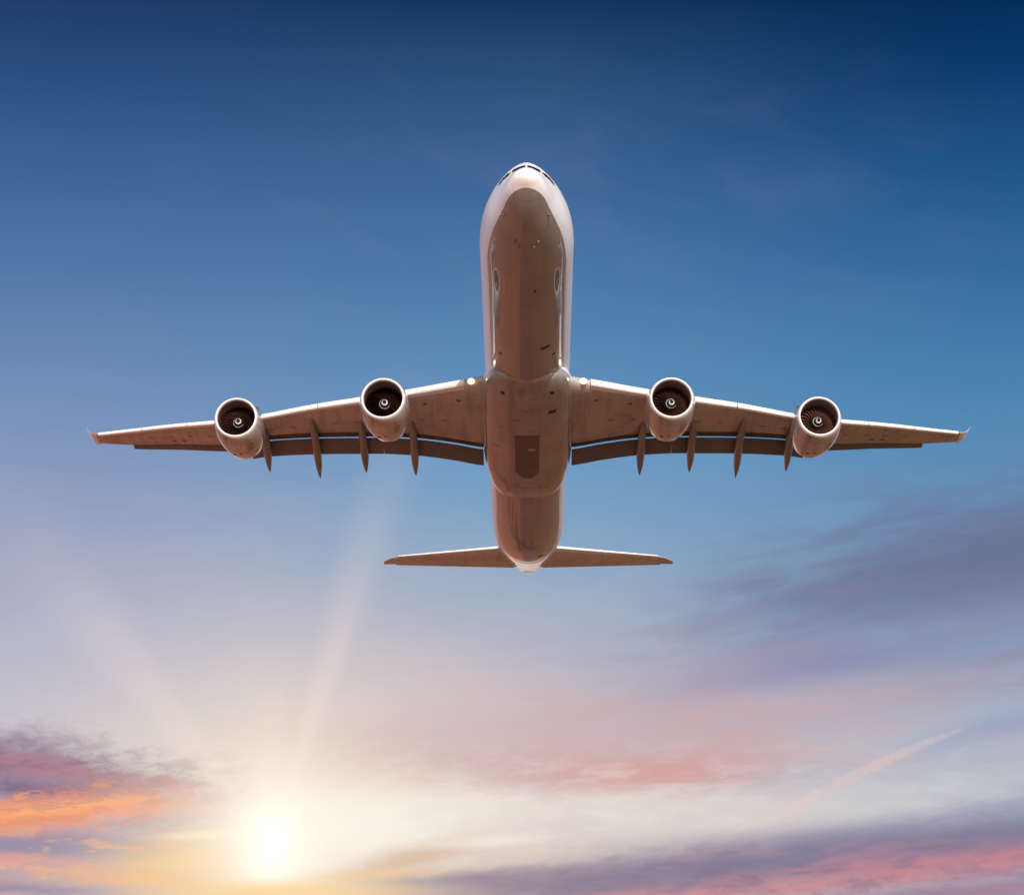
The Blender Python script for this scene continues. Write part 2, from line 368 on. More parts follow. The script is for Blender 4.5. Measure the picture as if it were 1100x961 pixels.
# ------------------------------------------------------------------ the ground under the airliner, with strips added for bounce and reflection
def sheet(name, x0, x1, y0, y1, z, mat):
    bm = bmesh.new()
    bm.faces.new([bm.verts.new(p) for p in ((x0, y0, z), (x1, y0, z), (x1, y1, z), (x0, y1, z))])
    o = link(name, bm, mat, smooth=False); o['kind'] = 'structure'
    return o
def ground_mat(name, c1, c2, scale):
    m, t, b = new_mat(name)
    o = t.n.new('ShaderNodeTexCoord').outputs['Object']
    n = t.noise(o, scale, 6, 0.6); n2 = t.noise(o, scale * 0.06, 3, 0.5)
    t.l.new(t.mix(t.smooth(t.m('ADD', t.m('MULTIPLY', n, 0.5), t.m('MULTIPLY', n2, 0.5)), 0.35, 0.65), (*c1, 1), (*c2, 1)), b.inputs['Base Color'])
    b.inputs['Roughness'].default_value = 0.95
    b.inputs['Specular IOR Level'].default_value = 0.1
    return m
GROUND = sheet('ground', -40000, 40000, -40000, 40000, 0.0, ground_mat('dry_red_earth', (0.46, 0.170, 0.095), (0.37, 0.14, 0.078), 0.08))
BOUNCE_GROUND = sheet('bounce_ground', 9, 40000, -40000, 40000, 0.004, ground_mat('bounce_ground_olive', (0.28, 0.130, 0.062), (0.21, 0.105, 0.05), 0.08))  # unseen darker ground, added to dim and tint the right wing's bounce light
REFLECTION_STRIP = sheet('reflection_strip', -9, 9, -600, 3000, 0.004, ground_mat('reflection_strip_earth', (0.26, 0.11, 0.075), (0.21, 0.095, 0.065), 0.3))  # unseen strip added to give the belly its darker centre reflection

# ------------------------------------------------------------------ the airliner
PITCH = 10.3
NOSE_YC, NOSE_ZC = 16.19, 133.5
AL = R(PITCH + CAM_EL)
mw = cam.rotation_euler.to_matrix()
nose = Vector(cam.location) + mw @ Vector((0.80, NOSE_YC, -NOSE_ZC))
PLANE = bpy.data.objects.new('jet_airliner', None); COL.objects.link(PLANE)
PLANE.location = nose
PLANE.rotation_euler = (R(-PITCH), 0, R(-0.46))   # local Y runs aft, local X to the right of the picture, local Z up
PLANE['label'] = 'white four-engined jet airliner climbing overhead with landing lights lit'
PLANE['category'] = 'airplane'

# ---- fuselage
FS  = [.6, 1.2, 1.9, 2.5, 3.1, 3.8, 4.7, 6, 8, 10, 53, 57, 60, 63, 66, 69, 72, 74, 76, 77.6, 78.5]
FHW = [.72, .98, 1.20, 1.36, 1.52, 1.72, 1.99, 2.34, 2.68, 2.82, 2.82, 2.79, 2.71, 2.50, 2.22, 1.90, 1.53, 1.22, .82, .50, .16]
FT  = [-.25, .10, .48, .92, 1.42, 1.86, 2.22, 2.54, 2.76, 2.82, 2.82, 2.82, 2.81, 2.78, 2.74, 2.71, 2.70, 2.74, 2.86, 3.04, 3.21]
FB  = [-1.46, -1.76, -2.02, -2.19, -2.32, -2.45, -2.56, -2.68, -2.78, -2.82, -2.82, -2.62, -2.17, -1.42, -.55, .36, 1.25, 1.86, 2.45, 2.90, 3.17]
_hw, _tp, _bt = pchip(FS, FHW), pchip(FS, FT), pchip(FS, FB)
TIPZ = -0.98
def _near(f, s, z0):
    return f(s) if s >= .6 else z0 + (f(.6) - z0) * math.sqrt(max(0, s) / .6)
def fhw(s): return max(.004, _near(_hw, s, 0))
def ftop(s): return max(_near(_tp, s, TIPZ), TIPZ + .004)
def fbot(s): return min(_near(_bt, s, TIPZ), TIPZ - .004) if s < 1 else _bt(s)
def fegg(s):                       # the cockpit section is narrower at the top
    return 1.0 + 0.20 * max(0, min(1, (8.0 - s) / 4.0)) * max(0, min(1, s / 1.5))
def fus(s, phi):
    hw, t, b = fhw(s), ftop(s), fbot(s)
    zc, hh = (t + b) / 2 - .12 * (t - b) / 2 * (fegg(s) - 1) / .20, (t - b) / 2
    c = math.cos(phi); x = math.sin(phi)
    if c < 0:
        x = math.copysign(abs(x) ** fegg(s), x); hh = t - zc
    else: hh = zc - b
    return Vector((hw * x, s, zc - hh * c))
def fus_bottom(s, x, off=0.0):
    hw = fhw(s); q = max(-0.999, min(0.999, x / hw)); phi = math.asin(q)
    p = fus(s, phi); e = .01
    n = (fus(s, phi + e) - fus(s, phi - e)).cross(Vector((0, 1, 0)))
    if n.z > 0: n = -n
    return p + n.normalized() * off
def half_at(s, z):
    t, b = ftop(s), fbot(s); hw = fhw(s)
    zc = (t + b) / 2 - .12 * (t - b) / 2 * (fegg(s) - 1) / .20
    q = (z - zc) / ((t - zc) if z > zc else (zc - b))
    if abs(q) >= 1: return 0.0
    return hw * math.sqrt(1 - q * q) ** (fegg(s) if z > zc else 1.0)
def fus_front(x, z, off=0.0):
    lo, hi = 0.0, 12.0
    for _ in range(50):
        s = (lo + hi) / 2
        if abs(x) > half_at(s, z): lo = s
        else: hi = s
    return Vector((x, s - off, z + off * 0.8))
def fus_side(s, z, sg, off=0.0):
    return Vector((sg * (half_at(s, z) + off), s - off * 0.5, z + off * 0.3))
ss = [0, .002, .006, .015, .03, .06, .1, .15, .22, .3, .4, .5, .6, .8, 1.0, 1.25, 1.5, 1.75, 2.0, 2.3, 2.6, 2.9, 3.2, 3.6, 4.0, 4.5, 5, 5.6, 6.3, 7, 8, 9, 10]
ss += [10 + 43 * k / 22 for k in range(1, 23)] + [53 + 20 * k / 26 for k in range(1, 27)] + [73.5, 74, 74.5, 75, 75.5, 76, 76.4, 76.8, 77.2, 77.6, 78.0, 78.3, 78.5]
bm = bmesh.new()
NPHI = 96
loft(bm, [[fus(s, 2 * math.pi * k / NPHI) for k in range(NPHI)] for s in ss])
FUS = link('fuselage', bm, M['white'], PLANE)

def patch(name, fn, rows, mat, parent, off=0.012, nx=6, ins=0.0):
    """thin plate lying on a surface; rows = [(s, x0, x1), ...]; fn(s, x, off) gives the surface point"""
    bm = bmesh.new()
    dense = []
    for (s0, a0, b0), (s1, a1, b1) in zip(rows, rows[1:]):
        k = max(1, int(abs(s1 - s0) / 0.35))
        for i in range(k):
            u = i / k; dense.append((s0 + (s1 - s0) * u, a0 + (a1 - a0) * u, b0 + (b1 - b0) * u))
    dense.append(rows[-1])
    top = [[bm.verts.new(fn(s, a + (b - a) * i / nx, off)) for i in range(nx + 1)] for s, a, b in dense]
    low = [[bm.verts.new(fn(s, a + (b - a) * i / nx, -0.02)) for i in range(nx + 1)] for s, a, b in dense]
    for g in (top, low):
        for r0, r1 in zip(g, g[1:]):
            for i in range(nx): bm.faces.new((r0[i], r0[i+1], r1[i+1], r1[i]))
    nR = len(top)
    per = [(0, i) for i in range(nx)] + [(j, nx) for j in range(nR - 1)] + [(nR - 1, i) for i in range(nx, 0, -1)] + [(j, 0) for j in range(nR - 1, 0, -1)]
    for q in range(len(per)):
        (j0, i0), (j1, i1) = per[q], per[(q + 1) % len(per)]
        bm.faces.new((top[j0][i0], top[j1][i1], low[j1][i1], low[j0][i0]))
    return link(name, bm, mat, parent, angle=40)

# cockpit panes
def pane(pts, parent):
    bm = bmesh.new(); n = 5
    def bil(u, v):
        a = pts[0].lerp(pts[1], u); b = pts[3].lerp(pts[2], u); return a.lerp(b, v)
    return bm
def front_pane(sg):
    bm = bmesh.new(); n = 6; g = []
    for i in range(n + 1):
        u = i / n; x = sg * (0.06 + 0.74 * u); row = []
        for j in range(4):
            v = j / 3; zlo = 0.40 - 0.12 * u; zhi = 0.92 - 0.20 * u
            row.append(bm.verts.new(fus_front(x, zlo + (zhi - zlo) * v, 0.03)))
        g.append(row)
    for a, b in zip(g, g[1:]):
        for j in range(3): bm.faces.new((a[j], a[j+1], b[j+1], b[j]))
    bmesh.ops.solidify(bm, geom=bm.faces[:], thickness=0.02)
    return link('cockpit_window', bm, M['glass'], FUS)
def side_pane(sg, s0, s1, z0, z1, z2, z3):
    bm = bmesh.new(); n = 5; g = []
    for i in range(n + 1):
        u = i / n; s = s0 + (s1 - s0) * u
        lo = z0 + (z1 - z0) * u; hi = z2 + (z3 - z2) * u
        g.append([bm.verts.new(fus_side(s, lo + (hi - lo) * j / 3, sg, 0.025)) for j in range(4)])
    for a, b in zip(g, g[1:]):
        for j in range(3): bm.faces.new((a[j], a[j+1], b[j+1], b[j]))
    bmesh.ops.solidify(bm, geom=bm.faces[:], thickness=0.02)
    return link('cockpit_window', bm, M['glass'], FUS)
for sg in (-1, 1):
    front_pane(sg)
    side_pane(sg, 2.6, 3.2, 0.28, 0.34, 0.56, 0.70)
    side_pane(sg, 3.3, 4.0, 0.35, 0.44, 0.70, 0.66)

# probes and small openings on the nose and belly
def stud(name, s, x, r, mat, parent, fn=fus_bottom, h=0.16):
    bm = bmesh.new()
    base = fn(s, x, 0.0); tip = fn(s, x, h)
    ax = (tip - base).normalized(); a = ax.orthogonal().normalized(); b = ax.cross(a)
    secs = []
    for hh, rr in ((-.05, r * 1.2), (h * 0.3, r), (h * 0.9, r * 0.8), (h, r * 0.4)):
        c = base + ax * hh
        secs.append([c + a * rr * math.cos(t * math.pi / 4) + b * rr * math.sin(t * math.pi / 4) for t in range(8)])
    loft(bm, secs)
    return link(name, bm, mat, parent)
for s, x in ((5.6, -.42), (5.6, .42), (5.2, -.66), (5.2, .66), (3.4, -1.25), (3.4, 1.25)):
    stud('air_data_probe', s, x, 0.07, M['rubber'], FUS)
for s, x, ds, w in ((19.6, 1.15, .16, .32), (59.6, 0.95, .2, .22), (21.2, -1.7, .12, .1), (21.2, 1.7, .12, .1), (11.2, 0.5, .1, .1)):
    patch('vent_opening', fus_bottom, [(s - ds, x - w, x + w), (s + ds, x - w * .8, x + w * .8)], M['dark'], FUS, 0.008, 4)
def blade(name, s, x, parent, h=0.45, c=0.5, fn=fus_bottom):
    bm = bmesh.new(); p = fn(s, x, 0); secs = []
    for k, (dz, cc, sh) in enumerate(((0.05, c, 0), (-h * .6, c * .75, .12), (-h, c * .5, .22))):
        secs.append([(p.x + tt * .05, p.y + sh + cc * uu, p.z + dz) for uu, tt in ((-.5, 0), (-.2, 1), (.2, 1), (.5, 0), (.2, -1), (-.2, -1))])
    loft(bm, secs)
    return link(name, bm, M['white'], parent)
# tail cone details
patch('tail_light', fus_bottom, [(76.0, -.34, .06), (76.3, -.32, .04)], M['dark'], FUS, 0.012, 4)

# ---- belly fairing
BS  = [24.0, 24.6, 26, 28, 30, 33, 37, 39.5, 41, 42.5, 43.8, 44.8, 45.4]
BHW = [1.6, 2.3, 2.80, 3.02, 3.10, 3.12, 3.11, 3.04, 2.87, 2.68, 2.40, 2.02, 1.60]
BB  = [-2.76, -2.92, -3.14, -3.32, -3.42, -3.48, -3.48, -3.45, -3.38, -3.24, -3.06, -2.86, -2.70]
BTp = [-1.9, -1.3, -.8, -.4, -.2, -.1, -.2, -.45, -.75, -1.15, -1.55, -1.95, -2.2]
bhw, bbot, btop = pchip(BS, BHW), pchip(BS, BB), pchip(BS, BTp)
def sgnpow(v, p): return math.copysign(abs(v) ** p, v)
def fair(s, phi):
    hw, b, t = bhw(s), bbot(s), btop(s)
    zc = t - 0.35 * (t - b) if True else 0
    p = 0.74
    x = hw * sgnpow(math.sin(phi), p)
    cz = math.cos(phi)
    z = zc - (zc - b) * sgnpow(cz, p) if cz > 0 else zc - (t - zc) * sgnpow(cz, p)
    return Vector((x, s, z))
def fair_bottom(s, x, off=0.0):
    hw, b, t = bhw(s), bbot(s), btop(s); zc = t - 0.35 * (t - b)
    q = min(0.999, abs(x) / hw) ** (1 / 0.74); phi = math.asin(q)
    z = zc - (zc - b) * math.cos(phi) ** 0.74
    return Vector((x, s, z - off))
bs = [24.0 + (45.4 - 24.0) * k / 54 for k in range(55)]
bm = bmesh.new()
loft(bm, [[fair(s, 2 * math.pi * k / 72) for k in range(72)] for s in bs])
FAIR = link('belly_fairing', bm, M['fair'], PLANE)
gd = patch('gear_door', fair_bottom, [(32.0, -.86, .82), (38.3, -.86, .82), (39.6, -.35, .35)], M['panel'], FAIR, 0.02, 8)
gd['label'] = 'dark stained centre gear door'
patch('door_edge', fair_bottom, [(31.85, -.92, .88), (31.99, -.92, .88)], M['rubber'], FAIR, 0.024, 8)
patch('access_panel', fair_bottom, [(34.1, .02, .55), (34.5, .02, .55)], M['fair'], FAIR, 0.032, 3)
for s, x in ((25.6, -1.62), (25.6, 1.62)):
    patch('air_inlet', fair_bottom, [(s, x - .10, x + .10), (s + .35, x - .14, x + .14)], M['dark'], FAIR, 0.012, 3)
patch('air_outlet', fair_bottom, [(28.2, 1.45, 1.95), (28.6, 1.38, 1.9)], M['dark'], FAIR, 0.012, 4)
for s, x, w in ((29.2, -.75, .28), (31.0, .3, .2), (30.6, -1.75, .14), (34.2, -2.2, .3), (27.9, -.1, .12)):
    patch('service_panel', fair_bottom, [(s, x - w, x + w), (s + .3, x - w, x + w)], M['canoe'], FAIR, 0.010, 3)

# ---- wings
def airfoil(le, te, t, n=18, lower_frac=0.5, droop=0.012, cove=True):
    """closed loop of (y, z) from the trailing edge along the underside to the nose and back over the top; le, te = (s, z)"""
    c = te[0] - le[0]
    up, lo = [], []
    for k in range(n + 1):
        xc = 0.5 * (1 - math.cos(math.pi * k / n))
        xe = xc * (0.83 if cove else 0.985)
        yt = 5 * t * (0.2969 * math.sqrt(xe) - 0.1260 * xe - 0.3516 * xe**2 + 0.2843 * xe**3 - 0.1015 * xe**4)
        base = le[1] + (te[1] - le[1]) * xc
        cam_ = droop * c * 4 * xc * (1 - xc)
        zu = base + yt * c * (2 - 2 * lower_frac) + cam_
        zl = base - yt * c * (2 * lower_frac) + cam_
        if cove and xc > 0.90:                    # underside turns up into the flap cove
            u = (xc - 0.90) / 0.10
            zl = zl + (zu - zl) * 0.25 * u ** 1.6
        if not cove and k == n: zl = zu - 0.012
        up.append((le[0] + c * xc, zu)); lo.append((le[0] + c * xc, zl))
    return lo[::-1] + up[1:]

#      X     LE s   LE z    TE s   TE z   t/c
WST = [(1.5, 25.8, -1.60, 38.85, -1.60, .135), (3.0, 26.75, -1.55, 38.75, -1.56, .135), (5.2, 28.0, -1.42, 38.35, -1.32, .13), (7.4, 29.25, -1.28, 38.1, -1.10, .125),
       (9.6, 30.5, -1.10, 38.25, -.88, .12), (12.2, 31.95, -.86, 38.8, -.64, .115), (15.0, 33.55, -.60, 39.5, -.38, .11), (18.8, 35.7, -.40, 40.95, .02, .105),
       (21.6, 37.28, -.06, 42.9, .42, .105), (25.5, 39.5, .56, 43.75, .83, .10), (29.1, 41.5, 1.02, 44.65, 1.20, .10), (31.5, 42.85, 1.34, 45.1, 1.52, .10)]
wx = [w[0] for w in WST]
wf = [pchip(wx, [w[i] for w in WST]) for i in range(1, 6)]
def wing_sec(x, sg, **k):
    le, lz, te, tz, t = [f(x) for f in wf]
    return [(sg * x, y, z) for y, z in airfoil((le, lz), (te, tz + .16 * t * (te - le)), t, **k)]
def wing_lower(x, frac):
    sec = wing_sec(x, 1); n = 18
    lo = sec[:n + 1][::-1]
    le, te = wf[0](x), wf[2](x); y = le + (te - le) * frac
    for a, b in zip(lo, lo[1:]):
        if a[1] <= y <= b[1]:
            u = (y - a[1]) / max(1e-6, b[1] - a[1]); return Vector((x, y, a[2] + (b[2] - a[2]) * u))
    return Vector(lo[-1])

FLAPS = [(3.12, 10.21), (10.23, 20.0)]
def flap_chord(x): return 1.80 - .004 * x
def make_wing(sg):
    bm = bmesh.new()
    xs = [1.5 + 30.0 * k / 40 for k in range(41)]
    loft(bm, [wing_sec(x, sg) for x in xs])
    W = link('wing', bm, M['wing'], PLANE, angle=50)
    # leading-edge slats, a hair proud of the nose of the wing and drooped
    for a, b in ((4.22, 8.55), (10.35, 14.4), (14.46, 18.55), (20.6, 24.2), (24.26, 27.8), (27.86, 31.3)):
        bm = bmesh.new(); secs = []
        for k in range(9):
            x = a + (b - a) * k / 8
            le, lz, te, tz, t = [f(x) for f in wf]
            c = te - le; r = .285 - .0055 * x
            lo4 = wing_lower(x, .40 / c).z; cy, cz = le + .05, lz - .02
            sec = [(sg * x, cy + r * 1.15 * math.cos(R(d)), cz + r * math.sin(R(d))) for d in range(75, 256, 12)]
            sec += [(sg * x, cy + .18, cz - r * .93), (sg * x, le + .40, lo4 - .012), (sg * x, le + .40, lo4 + .04), (sg * x, le + .40, lz + .25 * r)]
            secs.append(sec)
        loft(bm, secs)
        link('slat', bm, M['edge'], W, angle=50)
    # flaps, extended and deflected, with the slot between them and the wing
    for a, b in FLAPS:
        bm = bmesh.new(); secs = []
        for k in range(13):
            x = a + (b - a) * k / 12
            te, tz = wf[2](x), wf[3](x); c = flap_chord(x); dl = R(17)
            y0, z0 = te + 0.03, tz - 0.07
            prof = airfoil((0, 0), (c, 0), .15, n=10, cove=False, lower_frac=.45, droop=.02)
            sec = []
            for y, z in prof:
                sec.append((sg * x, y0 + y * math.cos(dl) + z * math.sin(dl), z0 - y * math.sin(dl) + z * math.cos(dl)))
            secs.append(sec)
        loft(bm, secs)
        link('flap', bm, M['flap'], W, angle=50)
    # darker strip along the underside ahead of the slot
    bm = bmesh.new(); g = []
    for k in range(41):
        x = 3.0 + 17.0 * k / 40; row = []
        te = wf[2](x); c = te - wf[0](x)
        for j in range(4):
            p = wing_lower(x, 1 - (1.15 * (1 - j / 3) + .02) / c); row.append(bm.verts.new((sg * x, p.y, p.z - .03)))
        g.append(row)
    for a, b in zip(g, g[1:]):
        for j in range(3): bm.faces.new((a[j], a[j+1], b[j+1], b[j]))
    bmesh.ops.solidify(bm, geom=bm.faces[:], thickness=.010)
    link('underside_strip', bm, M['aft_strip'], W, angle=50)
    # ailerons, slightly drooped
    for a, b in ((21.15, 25.22), (25.24, 29.0)):
        bm = bmesh.new(); secs = []
        for k in range(7):
            x = a + (b - a) * k / 6
            te, tz = wf[2](x), wf[3](x); c = 0.95 - 0.04 * (x - 21); dl = R(7)
            prof = airfoil((0, 0), (c, 0), .17, n=8, cove=False)
            secs.append([(sg * x, te - 0.05 + y * math.cos(dl) + z * math.sin(dl), tz + .02 - y * math.sin(dl) + z * math.cos(dl)) for y, z in prof])
        loft(bm, secs)
        link('aileron', bm, M['flap'], W, angle=50)
    # canoe-shaped flap track fairings
    for X, s1, z1, L in ((8.0, 41.35, -2.55, 7.2), (11.6, 41.85, -2.12, 6.9), (15.05, 43.4, -1.92, 8.2), (18.7, 43.25, -1.5, 7.2)):
        bm = bmesh.new(); secs = []
        s0 = s1 - L; z0 = wing_lower(X, min(.95, max(.1, (s0 - wf[0](X)) / (wf[2](X) - wf[0](X))))).z - .03
        te = wf[2](X)
        for k in range(25):
            u = k / 24; s = s0 + L * u
            env = (math.sin(math.pi * min(1, u / .55) / 2) ** .8) if u < .55 else math.cos(math.pi / 2 * ((u - .55) / .45) ** 1.5) ** .9
            hw = .03 + .27 * env; hz = .04 + .36 * env
            # centre line: follows the wing, then bends down with the flap
            zw = z0 + (wf[3](X) - z0) * min(1, u / .55)
            zc = zw - .18 if u < .5 else None
            zl0 = z0; zl_mid = wing_lower(X, .9).z - .42
            if u < .5: zc = zl0 + (zl_mid - zl0) * math.sin(u / .5 * math.pi / 2)
            else: zc = zl_mid + (z1 - zl_mid) * ((u - .5) / .5) ** 1.25
            secs.append([(sg * X + hw * math.cos(2 * math.pi * j / 16), s, zc + hz * math.sin(2 * math.pi * j / 16)) for j in range(16)])
        loft(bm, secs)
        link('flap_track_fairing', bm, M['canoe'], W)
    # winglet
    bm = bmesh.new(); secs = []
    
    for u in (0, .12, .3, .6, 1):
        x = 31.5 + 1.0 * (1 - (1 - u) ** 2) * .6 + .55 * u; zz = 1.40 + 1.35 * u ** 1.3; l = 42.85 + 2.1 * u; t_ = 45.1 + .35 * u
        prof = airfoil((l, 0), (t_, 0), .08, n=8, cove=False)
        nx_ = min(1.0, u * 2.2)
        secs.append([(sg * (x - z * nx_), y, zz + z * (1 - nx_)) for y, z in prof])
    loft(bm, secs)
    link('winglet', bm, M['edge'], W, angle=60)
    # landing light in the wing root
    le, lz, te, tz, t = [f(3.72) for f in wf]
    bm = bmesh.new()
    bmesh.ops.create_uvsphere(bm, u_segments=16, v_segments=10, radius=1)
    bmesh.ops.scale(bm, vec=(.25, .13, .22), verts=bm.verts)
    bmesh.ops.translate(bm, vec=(sg * 3.72, le - .12, lz - .06), verts=bm.verts)
    link('landing_light', bm, M['lamp'], W)
    bm = bmesh.new()
    bmesh.ops.create_uvsphere(bm, u_segments=16, v_segments=10, radius=1)
    bmesh.ops.scale(bm, vec=(.115, .09, .10), verts=bm.verts)
    bmesh.ops.translate(bm, vec=(sg * 3.72, le - .20, lz - .09), verts=bm.verts)
    link('lamp_bulb', bm, M['core'], W)
    # dark access holes and the fuel dump details under the wing
    for X, fr in ((4.6, .16), (6.9, .17), (24.9, .72), (25.7, .72), (10.9, .22)):
        p = wing_lower(X, fr)
        bm = bmesh.new()
        bmesh.ops.create_uvsphere(bm, u_segments=10, v_segments=6, radius=1)
        bmesh.ops.scale(bm, vec=(.20, .16, .03), verts=bm.verts); bmesh.ops.translate(bm, vec=(sg * X, p.y, p.z - .005), verts=bm.verts)
        link('access_cover', bm, M['panel'], W)
    for k in range(15):
        X = 5.6 + 1.55 * k
        if abs(X - 9.4) < .7 or abs(X - 19.5) < .9: continue
        p = wing_lower(X, .50); q = wing_lower(X, .54)
        bm = bmesh.new()
        bmesh.ops.create_uvsphere(bm, u_segments=14, v_segments=6, radius=1)
        bmesh.ops.scale(bm, vec=(.30, .19, .015), verts=bm.verts)
        bmesh.ops.rotate(bm, cent=(0, 0, 0), matrix=Matrix.Rotation(math.atan2(q.z - p.z, q.y - p.y), 3, 'X'), verts=bm.verts)
        bmesh.ops.translate(bm, vec=(sg * X, p.y, p.z), verts=bm.verts)
        link('access_cover', bm, M['canoe'], W)
    return W
make_wing(-1); make_wing(1)

# ---- horizontal tail
def HLE(x): return 65.85 + (x - .8) * .545
def HTE(x): return 71.1 + (x - .8) * .235
def HZ(x): return 1.0 + .108 * x
for sg in (-1, 1):
    bm = bmesh.new(); secs = []; el = []
    for k in range(17):
        u = k / 16; x = .8 + u * 10.75
        le = HLE(x); te = HTE(x); z = HZ(x)
        tw = 0
        if u > .94:
            q = (u - .94) / .06; le += .25 * q ** 2
        secs.append([(sg * x, y, zz) for y, zz in airfoil((le, z), (te, z + .02), .10, n=14, cove=False, droop=-.004)])
    # tip
    x = 12.25; secs.append([(sg * x, y, zz) for y, zz in airfoil((73.1, HZ(x)), (HTE(x), HZ(x)), .06, n=14, cove=False, droop=0)])
    loft(bm, secs)
    HS = link('horizontal_stabilizer', bm, M['tplane'], PLANE, angle=50)
    bm = bmesh.new(); secs = []
    for k in range(9):
        u = k / 8; x = 1.2 + u * 10.0; te = HTE(x); z = HZ(x); c = 1.35 - .6 * u
        prof = airfoil((0, 0), (c, 0), .15, n=8, cove=False); 
        secs.append([(sg * x, te - c + .12 + y, z + .02 + zz - .03) for y, zz in prof])
    loft(bm, secs); link('elevator', bm, M['tplane'], HS, angle=50)
    bm = bmesh.new(); secs = []
    for k in range(9):
        x = 2.0 + 8.9 * k / 8; le = HLE(x); z = HZ(x)
        c = HTE(x) - le; r = .024 * c
        secs.append([(sg * x, le + r * .55 - r * math.cos(t) - .02, z + r * math.sin(t)) for t in [(-80 + 20 * j) * math.pi / 180 for j in range(9)]])
    loft(bm, secs); link('leading_edge', bm, M['edge'], HS, angle=60)

# ---- vertical fin with rudder
bm = bmesh.new(); secs = []
for k in range(11):
    u = k / 10; z = 2.2 + 8.8 * u; le = 59.5 + 8.6 * u; te = 69.4 + 2.6 * u
    secs.append([(zz, y, z) for y, zz in airfoil((le, 0), (te, 0), .09, n=12, cove=False, droop=0)])
loft(bm, secs); FIN = link('vertical_stabilizer', bm, M['tail'], PLANE, angle=50)
bm = bmesh.new(); secs = []
for k in range(7):
    u = k / 6; z = 2.9 + 7.9 * u; te = 69.5 + 2.6 * (z - 2.2) / 8.8; c = 2.6 - 1.0 * u
    secs.append([(zz, te + y - .1, z) for y, zz in airfoil((0, 0), (c, 0), .10, n=8, cove=False, droop=0)])
loft(bm, secs); link('rudder', bm, M['tail'], FIN, angle=50)

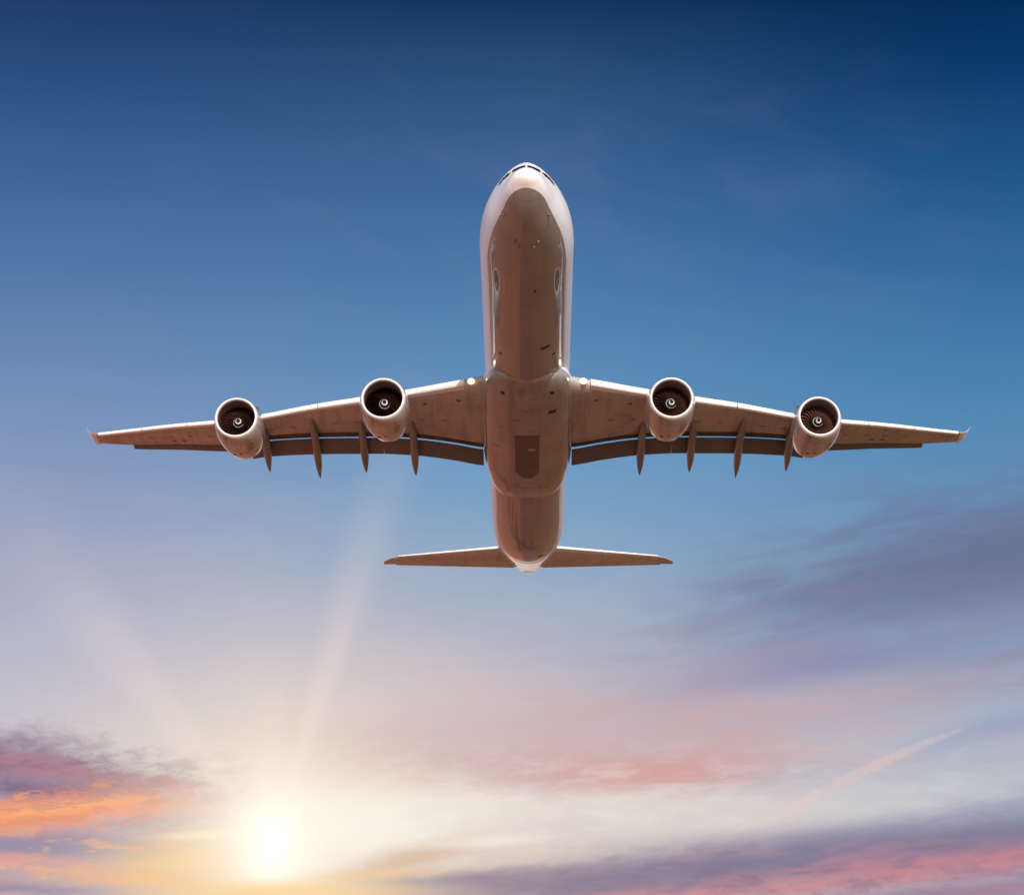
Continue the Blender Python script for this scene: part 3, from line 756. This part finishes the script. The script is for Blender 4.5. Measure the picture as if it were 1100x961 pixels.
# ---- engines (origin at the centre of the inlet lip, Y aft)
RL = 1.40
def make_engine():
    bm = bmesh.new()
    prof = [(.16, 1.385), (.3, 1.43), (.6, 1.49), (1.1, 1.545), (1.7, 1.56), (2.4, 1.545), (3.1, 1.48), (3.7, 1.39), (4.2, 1.29), (4.62, 1.19), (4.63, 1.16), (4.2, 1.22), (3.4, 1.30), (2.2, 1.30)]
    revolve(bm, prof, 64)
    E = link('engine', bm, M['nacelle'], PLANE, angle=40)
    bm = bmesh.new(); pr = []
    for k in range(15):
        t = math.pi * (-.5 + k / 14 * 1.0)
    lipp = [(.17, 1.388), (.08, 1.358), (.02, 1.325), (-.02, 1.285), (-.015, 1.245), (.03, 1.215), (.10, 1.197), (.20, 1.187)]
    revolve(bm, lipp, 64); link('inlet_lip', bm, M['lip'], E)
    bm = bmesh.new(); revolve(bm, [(.20, 1.187), (.5, 1.18), (.9, 1.20), (1.45, 1.235), (2.2, 1.24)], 64); link('inlet_duct', bm, M['duct'], E)
    # fan: 26 wide, twisted blades in front of a dark core
    bm = bmesh.new(); nb = 26
    for b_ in range(nb):
        t0 = 2 * math.pi * b_ / nb; fr, bk = [], []
        for k in range(7):
            u = k / 6; r = .40 + .82 * u; half = (.115 + .085 * u); tw = R(28 + 34 * u); sw = .16 * math.sin(u * math.pi) - .05 * u
            dth = half * math.sin(tw) / r; ds = half * math.cos(tw)
            ta, tb = t0 - sw + dth, t0 - sw - dth
            fr.append(bm.verts.new((r * math.cos(ta), 1.42 - ds, r * math.sin(ta)))); bk.append(bm.verts.new((r * math.cos(tb), 1.42 + ds, r * math.sin(tb))))
        for k in range(6): bm.faces.new((fr[k], fr[k+1], bk[k+1], bk[k]))
    bmesh.ops.solidify(bm, geom=bm.faces[:], thickness=.014)
    link('fan', bm, M['fan'], E, angle=40)
    bm = bmesh.new(); revolve(bm, [(1.80, 1.24), (1.80, .05)], 32, False, True); link('fan_backing', bm, M['dark'], E)
    SL, SR, S0 = .80, .42, .62
    def sp(u): return S0 + SL * u, SR * (1 - (1 - u) ** 1.7) ** .9
    bm = bmesh.new(); revolve(bm, [(sp(k / 12)[0], max(.004, sp(k / 12)[1])) for k in range(13)] + [(1.75, .42)], 32, True, True); link('spinner', bm, M['spin'], E)
    # white comma swirl painted round the spinner
    bm = bmesh.new(); ins, outs = [], []
    for k in range(41):
        q = k / 40; th = 2.2 + q * 2 * math.pi * 1.6; u = .06 + .50 * q; w = .036 * math.sin(math.pi * min(1, .12 + q * .95)) + .015
        for lst, uu in ((ins, u - w), (outs, u + w)):
            s, r = sp(max(.01, min(1, uu)))
            r += .012; lst.append(bm.verts.new((r * math.cos(th), s - .012, r * math.sin(th))))
    for k in range(40): bm.faces.new((ins[k], ins[k+1], outs[k+1], outs[k]))
    link('spinner_swirl', bm, M['mark'], E)
    bm = bmesh.new(); revolve(bm, [(2.2, .95), (3.4, 1.0), (4.6, .92), (5.5, .72), (6.1, .56), (6.12, .52), (5.4, .5)], 40); link('core_nozzle', bm, M['hot'], E)
    bm = bmesh.new(); revolve(bm, [(5.4, .40), (6.2, .36), (6.7, .22), (7.0, .03)], 32, True, True); link('exhaust_plug', bm, M['hot'], E)
    # pylon up to the wing
    bm = bmesh.new(); secs = []
    for y, hw, zlo, zhi in ((1.3, .04, 1.5, 1.56), (2.0, .16, 1.35, 1.95), (3.0, .24, 1.2, 2.35), (4.4, .27, .9, 2.75), (5.6, .27, .75, 2.9), (7.0, .24, 1.2, 2.8), (8.4, .14, 1.7, 2.6), (9.4, .03, 2.0, 2.3)):
        secs.append([(hw * a, y, zlo + (zhi - zlo) * b_) for a, b_ in ((-.6, 0), (.6, 0), (1, .25), (1, .75), (.6, 1), (-.6, 1), (-1, .75), (-1, .25))])
    loft(bm, secs); link('pylon', bm, M['tail'], E, angle=50)
    # nacelle strakes and cowl details
    for sg in (-1, 1):
        bm = bmesh.new(); a = R(52); secs = []
        for y, h in ((1.2, .02), (1.6, .22), (2.3, .34), (2.45, .30)):
            rr = 1.53
            d = Vector((sg * math.cos(a), 0, math.sin(a))); n_ = Vector((-d.z, 0, d.x)) * .02
            p0 = d * rr + Vector((0, y, 0)); p1 = d * (rr + h) + Vector((0, y, 0))
            secs.append([p0 - n_, p1 - n_, p1 + n_, p0 + n_])
        loft(bm, secs); link('strake', bm, M['tail'], E, smooth=False)
    rfun = pchip([p[0] for p in prof[:10]], [p[1] for p in prof[:10]])
    def nac(s, x, off=0.0):
        r = rfun(s) + off; return Vector((x, s, -math.sqrt(max(.01, r * r - x * x))))
    patch('drain_opening', nac, [(3.0, -.52, -.36), (3.25, -.52, -.34)], M['dark'], E, .012, 3)
    patch('drain_opening', nac, [(2.7, -.08, .06), (2.95, -.08, .06)], M['panel'], E, .012, 3)
    patch('latch_panel', nac, [(1.2, .62, 1.0), (2.5, .55, .92)], M['soot'], E, .008, 3)
    patch('latch_panel', nac, [(2.9, .95, 1.12), (3.5, .85, 1.02)], M['soot'], E, .008, 3)
    return E
E0 = make_engine()
kids = list(E0.children)
for i, (x, s, z) in enumerate(((-9.45, 25.6, -3.4), (9.45, 25.6, -3.4), (-19.75, 31.05, -2.4), (19.75, 31.05, -2.4))):
    e = E0
    if i:
        e = E0.copy(); COL.objects.link(e)
        for k in kids:
            c = k.copy(); COL.objects.link(c); c.parent = e
    e.location = (x, s, z); e.scale = (1.06, 1.06, 1.06); e.rotation_euler = (R(2.5), 0, R(1.2) * (1 if x > 0 else -1))

# ------------------------------------------------------------------ a far contrail, its vapour coloured pink
def sky_point(x, y, dist):
    v = Vector(((x - W_PX / 2) / F_PX, (H_PX / 2 - y) / F_PX, -1.0))
    return Vector(cam.location) + (mw @ v) * dist
CD = 14000.0
bm = bmesh.new(); secs = []
cp = [(772, 896), (830, 876), (886, 850), (940, 823), (1000, 795), (1070, 768)]
fx = pchip([0, .2, .4, .6, .8, 1], [p[0] for p in cp]); fy = pchip([0, .2, .4, .6, .8, 1], [p[1] for p in cp])
for k in range(61):
    u = k / 60; c = sky_point(fx(u), fy(u) + 1.2 * math.sin(9 * u), CD)
    w = (10 + 26 * math.sin(math.pi * min(1, u * 1.1)) ** .7 * (1 if u < .91 else 1)) * random.uniform(.85, 1.15)
    w *= 1.0 if u < .85 else (1 - (u - .85) / .17)
    secs.append([c + Vector((0.5 * w * math.cos(t * math.pi / 6), 0.6 * w * math.cos(t * math.pi / 6), w * math.sin(t * math.pi / 6))) for t in range(12)])
loft(bm, secs)
m = bpy.data.materials.new('contrail_vapour'); m.use_nodes = True
nt = m.node_tree; nt.nodes.clear()
pv = nt.nodes.new('ShaderNodeVolumePrincipled'); pv.inputs['Color'].default_value = (1.0, 0.76, 0.74, 1); pv.inputs['Density'].default_value = 0.009; pv.inputs['Anisotropy'].default_value = -0.2
om = nt.nodes.new('ShaderNodeOutputMaterial'); nt.links.new(pv.outputs[0], om.inputs['Volume'])
ct = link('contrail', bm, m)
ct['label'] = 'thin pinkish contrail slanting up across the sky at lower right'; ct['category'] = 'contrail'
